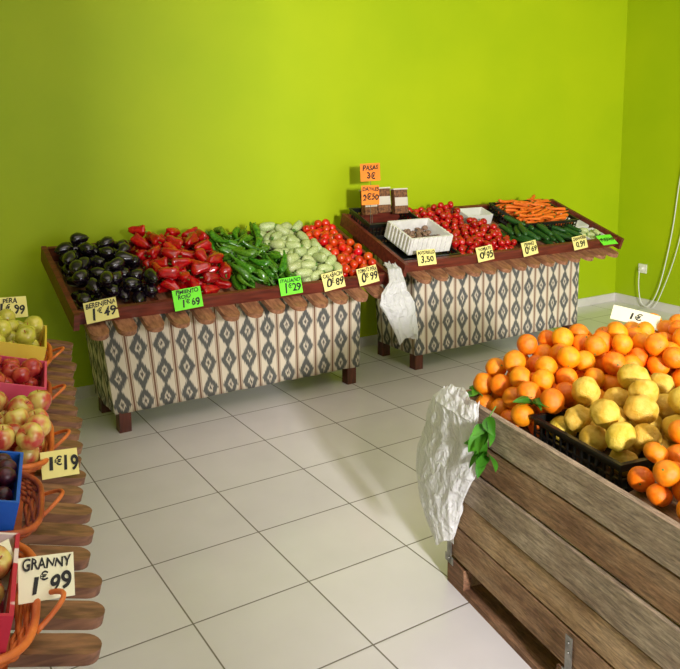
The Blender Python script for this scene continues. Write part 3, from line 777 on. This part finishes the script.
# ------------------------------------------------------------ plastic bags
def bag(T,rows,seed,label):
    bm=bmesh.new(); n=170; R=90; ring=[]
    def rdg(v): return abs(noise.noise(v))
    for i in range(R+1):
        t=i/R*(len(rows)-1); k=min(int(t),len(rows)-2); f=t-k; f=f*f*(3-2*f)
        a,b=rows[k],rows[k+1]
        z,cx,cy,wx,wy=[a[q]*(1-f)+b[q]*f for q in range(5)]
        g=i/R
        row=[]
        for j in range(n):
            th=2*PI*j/n; c,s=math.cos(th),math.sin(th)
            zz=g*1.6; tw=0.7*noise.noise(Vector((g*2.5,seed,0)))
            c2,s2=math.cos(th+tw),math.sin(th+tw)
            f1=rdg(Vector((c2*1.3+seed,s2*1.3,zz*1.8+seed)))
            f2=rdg(Vector((c2*2.8,s2*2.8+seed,zz*4.0)))
            f3=rdg(Vector((c2*5+seed,s2*5,zz*9.0)))
            top=max(0,1-g*3.0)
            fold=(f1*0.65+f2*(0.24+0.25*top)+f3*(0.10+0.10*top))
            amp=0.045*(0.6+0.6*math.sin(PI*min(1,g*1.1)))
            d=-fold*amp+0.010
            x=cx+wx*c+d*c*0.7; y=cy+wy*s+d*s*0.9
            if abs(d*s)>wy*0.9 : y=cy+wy*s*0.25
            zt=z
            if g<0.08: zt+=(0.010*math.sin(3*th+seed)+0.006*math.sin(8*th))*(1-g/0.08)
            if g>0.9: zt+=(0.025*math.sin(2*th+seed)+0.008*math.sin(5*th))*(g-0.9)/0.1
            row.append(bm.verts.new(Vector((x,y,zt))))
        ring.append(row)
    for a,b in zip(ring,ring[1:]):
        for j in range(n): bm.faces.new((a[j],a[(j+1)%n],b[(j+1)%n],b[j]))
    o=ob('plastic_bag',finish(bm,'plastic_bag',M_bag,angle=180),mat=T,label=label,category='plastic bag')
    return o
bag(TC@TR(0.0,-0.05,0.0),[(0.745,0.10,0.028,0.105,0.020),(0.70,0.10,0.002,0.140,0.022),(0.61,0.095,-0.004,0.175,0.028),(0.50,0.060,-0.010,0.178,0.034),(0.38,0.02,-0.010,0.155,0.036),(0.29,0.02,-0.010,0.120,0.032),(0.215,0.05,-0.008,0.070,0.022)],1.7,'crumpled white plastic bag hanging on the crate corner')
bag(TR(2.74,3.64,0.0),[(0.815,0.055,0.155,0.035,0.030),(0.80,0.040,0.09,0.045,0.030),(0.73,0.015,0.01,0.060,0.024),(0.67,-0.01,0.0,0.100,0.028),(0.60,0.0,0.0,0.130,0.03),(0.52,0.04,0.0,0.110,0.03),(0.44,0.07,0.0,0.09,0.028),(0.37,0.09,0.0,0.07,0.02)],4.1,'white plastic bag hanging from the table corner')

# ------------------------------------------------------------ left stall: baskets and boxes
def basket(T,w,d,h,label,mat=M_wick,handle=True,hx=0.0):
    root=ob('wicker_basket',None,mat=T,label=label,category='basket',group='wicker baskets')
    def oval(t,rx,ry,z,amp=0,ph=0):
        c,s=math.cos(t),math.sin(t); e=0.55
        x=math.copysign(abs(c)**e,c)*(rx+amp*math.sin(18*t+ph)); y=math.copysign(abs(s)**e,s)*(ry+amp*math.sin(18*t+ph))
        return (x,y,z)
    bm=bmesh.new(); nr=max(5,int(h/0.012))
    for i in range(nr):
        z=0.008+(h-0.02)*i/(nr-1); k=0.86+0.14*i/(nr-1)
        tube(bm,[oval(2*PI*j/108,w/2*k,d/2*k,z,0.003,PI*(i%2)) for j in range(108)],0.0055,5,closed=True)
    ob('woven_body',finish(bm,'woven_body',mat,angle=180),root)
    bm=bmesh.new(); abox(bm,-w*0.40,w*0.40,-d*0.40,d*0.40,0.0,0.008); ob('base',finish(bm,'base',M_wickd,smooth=False),root)
    bm=bmesh.new()
    tube(bm,[oval(2*PI*j/80,w/2+0.004,d/2+0.004,h,0,0) for j in range(80)],0.008,8,closed=True)
    ob('rim',finish(bm,'rim',mat,angle=180),root)
    if handle:
        bm=bmesh.new()
        tube(bm,[(hx-0.06+0.12*j/20,-(d/2+0.006+0.042*math.sin(PI*j/20)),h-0.008+0.038*math.sin(PI*j/20)) for j in range(21)],0.0052,8)
        ob('handle',finish(bm,'handle',M_wick,angle=180),root)
    return root
def onst(x,y,lift=0.002): return TS@TR(x,y,zs+ms*y)@RX(math.atan(ms))@TR(0,0,lift)
def fill(T,n,r,xr,yr,z,name,meshes,part,label,cat,group,seed,Lc=0,**kw):
    place(heap(n,r,Lc,xr,yr,lambda x,y:z,seed=seed,tries=140),T,name,meshes,part,label,cat,group,seed=seed,**kw)
bA=onst(0.60,0.300); basket(bA,0.42,0.34,0.05,'orange wicker basket with a printed box of apples',hx=-0.05)
open_box(bA@TR(-0.185,-0.125,0.010),0.29,0.26,0.11,M_redb,'red and white printed cardboard fruit box in a basket','box',0.008)
fill(bA,17,0.034,(-0.175,0.095),(-0.115,0.125),0.03,'apple',apples,astem,'pale red and green apple in a printed box','apple','apples in the printed box',41,tiltmax=1.3)
bB=onst(1.01,0.290); basket(bB,0.34,0.33,0.045,'orange wicker basket holding a blue carton of plums',M_wickd)
open_box(bB@TR(-0.145,-0.11,0.010),0.29,0.25,0.10,M_blue,'bright blue cardboard carton of dark plums','box',0.008)
fill(bB,34,0.024,(-0.135,0.135),(-0.10,0.13),0.035,'plum',plums,None,'dark purple plum in a blue carton','plum','plums in the carton',42,tiltmax=1.5)
bC=onst(1.43,0.275); basket(bC,0.44,0.35,0.045,'wide orange wicker basket heaped with apples')
fill(bC,34,0.037,(-0.21,0.21),(-0.168,0.155),0.010,'apple',apples,astem,'pale red and yellow apple in a wicker basket','apple','apples in the wide basket',43,tiltmax=1.3)
bD=onst(1.87,0.275); basket(bD,0.36,0.34,0.045,'brown wicker basket holding a pink carton',M_wickd)
open_box(bD@TR(-0.160,-0.150,0.010),0.32,0.28,0.10,M_pink,'pink cardboard carton of small red apples','box',0.008)
fill(bD,20,0.033,(-0.150,0.150),(-0.14,0.12),0.02,'red_apple',sapples,astem,'small red apple in a pink carton','apple','small apples in the pink carton',44,tiltmax=1.3)
bE=onst(2.32,0.295); basket(bE,0.42,0.38,0.06,'orange wicker basket of yellow-green apples')
open_box(bE@TR(-0.180,-0.165,0.010),0.36,0.31,0.12,M_yel,'yellow cardboard carton of yellow-green apples','box',0.008)
fill(bE,24,0.036,(-0.165,0.165),(-0.155,0.13),0.05,'yellow_apple',yapples,astem,'yellow-green apple in a yellow carton','apple','yellow apples in the carton',45,tiltmax=1.2)
card((0.440,2.16,0.712),0.35,0.45,-0.20,0.112,0.074,M_cardc,[('1',0.9,-0.28,0),('€',0.45,-0.06,0.1),('19',0.75,0.24,0.0)],'cream price card reading 1€19 on the basket edge')
card((0.272,1.505,0.768),0.40,0.50,-0.33,0.118,0.082,M_cardw,[('GRANNY',0.30,-0.02,0.31),('1',0.66,-0.24,-0.14),('€',0.34,-0.06,0.0),('99',0.56,0.22,-0.16)],'cream price card reading GRANNY 1€99 on the basket edge')
card((0.195,1.535,0.800),0.45,0.45,0.0,0.060,0.085,M_cardw,[],'blank pale card beside the lettered price card')
card((0.52,3.40,0.905),0.3,0.35,-0.1,0.15,0.09,M_cardc,price('PERA','1','99'),'yellow price card reading PERA 1€99 on the carton')

# ------------------------------------------------------------ socket & cable
root=ob('wall_socket',None,mat=TR(WX-0.001,4.39,0.36),label='white electrical socket on the green wall',category='socket')
bm=bmesh.new(); abox(bm,-0.012,0,-0.042,0.042,-0.042,0.042); ob('cover_plate',finish(bm,'cover_plate',M_socket,bevel=0.004),root)
bm=bmesh.new(); lathe(bm,[(0,0.045),(0.018,0.045),(0.02,0.012),(0.022,0.0)],16); ob('plug',finish(bm,'plug',M_socket),root,mat=RY(-PI/2)@TR(0,0,0.0))
root=ob('electric_cable',None,mat=TR(WX-0.02,4.2,0.0),label='thin white cable hanging down the green wall to a socket',category='cable')
def cr(pts,n=10):
    P=[Vector(p) for p in pts]; P=[P[0]]+P+[P[-1]]; o=[]
    for i in range(1,len(P)-2):
        for k in range(n):
            t=k/n; a,b,c,d=P[i-1],P[i],P[i+1],P[i+2]
            o.append(0.5*((2*b)+(c-a)*t+(2*a-5*b+4*c-d)*t*t+(3*b-a-3*c+d)*t**3))
    o.append(P[-2]); return o
bm=bmesh.new(); tube(bm,cr([(0.005,-0.25,2.3),(0,-0.22,1.7),(0,-0.15,1.2),(0.0,-0.11,0.8),(-0.01,-0.06,0.45),(-0.02,-0.0,0.18),(-0.03,0.08,0.03),(-0.03,0.16,0.05),(-0.035,0.19,0.2),(-0.035,0.19,0.345)]),0.005,6)
ob('cable_run',finish(bm,'cable_run',M_cable,angle=180),root)
bm=bmesh.new(); tube(bm,cr([(0.005,-0.32,2.3),(0,-0.30,1.7),(0,-0.23,1.2),(0.0,-0.20,0.8),(-0.01,-0.13,0.45),(-0.02,-0.02,0.12),(-0.03,0.03,0.02)]),0.004,6)
ob('cable_run',finish(bm,'cable_run',M_cable,angle=180),root)

# ------------------------------------------------------------ lights
def area(name,loc,target,sx,sy,e,col):
    l=bpy.data.lights.new(name,'AREA'); l.shape='RECTANGLE'; l.size=sx; l.size_y=sy; l.energy=e; l.color=col
    o=bpy.data.objects.new(name,l); COL.objects.link(o); o.location=loc
    o.rotation_euler=(Vector(target)-Vector(loc)).to_track_quat('-Z','Y').to_euler()
    return o
area('daylight_low',(-0.15,-4.9,2.6),(2.4,2.6,0.0),0.5,0.6,780,(1.0,0.96,0.96))
area('daylight_sky',(2.6,-3.6,2.3),(2.4,3.0,1.0),3.4,2.6,115,(1.0,0.96,1.0))
area('ceiling_fill',(1.6,1.8,3.1),(1.6,1.8,0),3.0,2.4,32,(1.0,0.88,0.78))  # soft warm fill added under the ceiling, not an actual fixture
w=bpy.data.worlds.new('world'); scene.world=w; w.use_nodes=True
w.node_tree.nodes['Background'].inputs[0].default_value=(0.95,0.95,1,1); w.node_tree.nodes['Background'].inputs[1].default_value=0.8

# ------------------------------------------------------------ camera
cam=bpy.data.cameras.new('camera'); co=bpy.data.objects.new('camera',cam); COL.objects.link(co)
co.location=(0,0,1.65); co.rotation_euler=(math.radians(90-6.9),0,math.radians(-32.62))
cam.sensor_width=36; cam.lens=760/680*36; cam.shift_y=-112.5/680; cam.clip_start=0.05
scene.camera=co
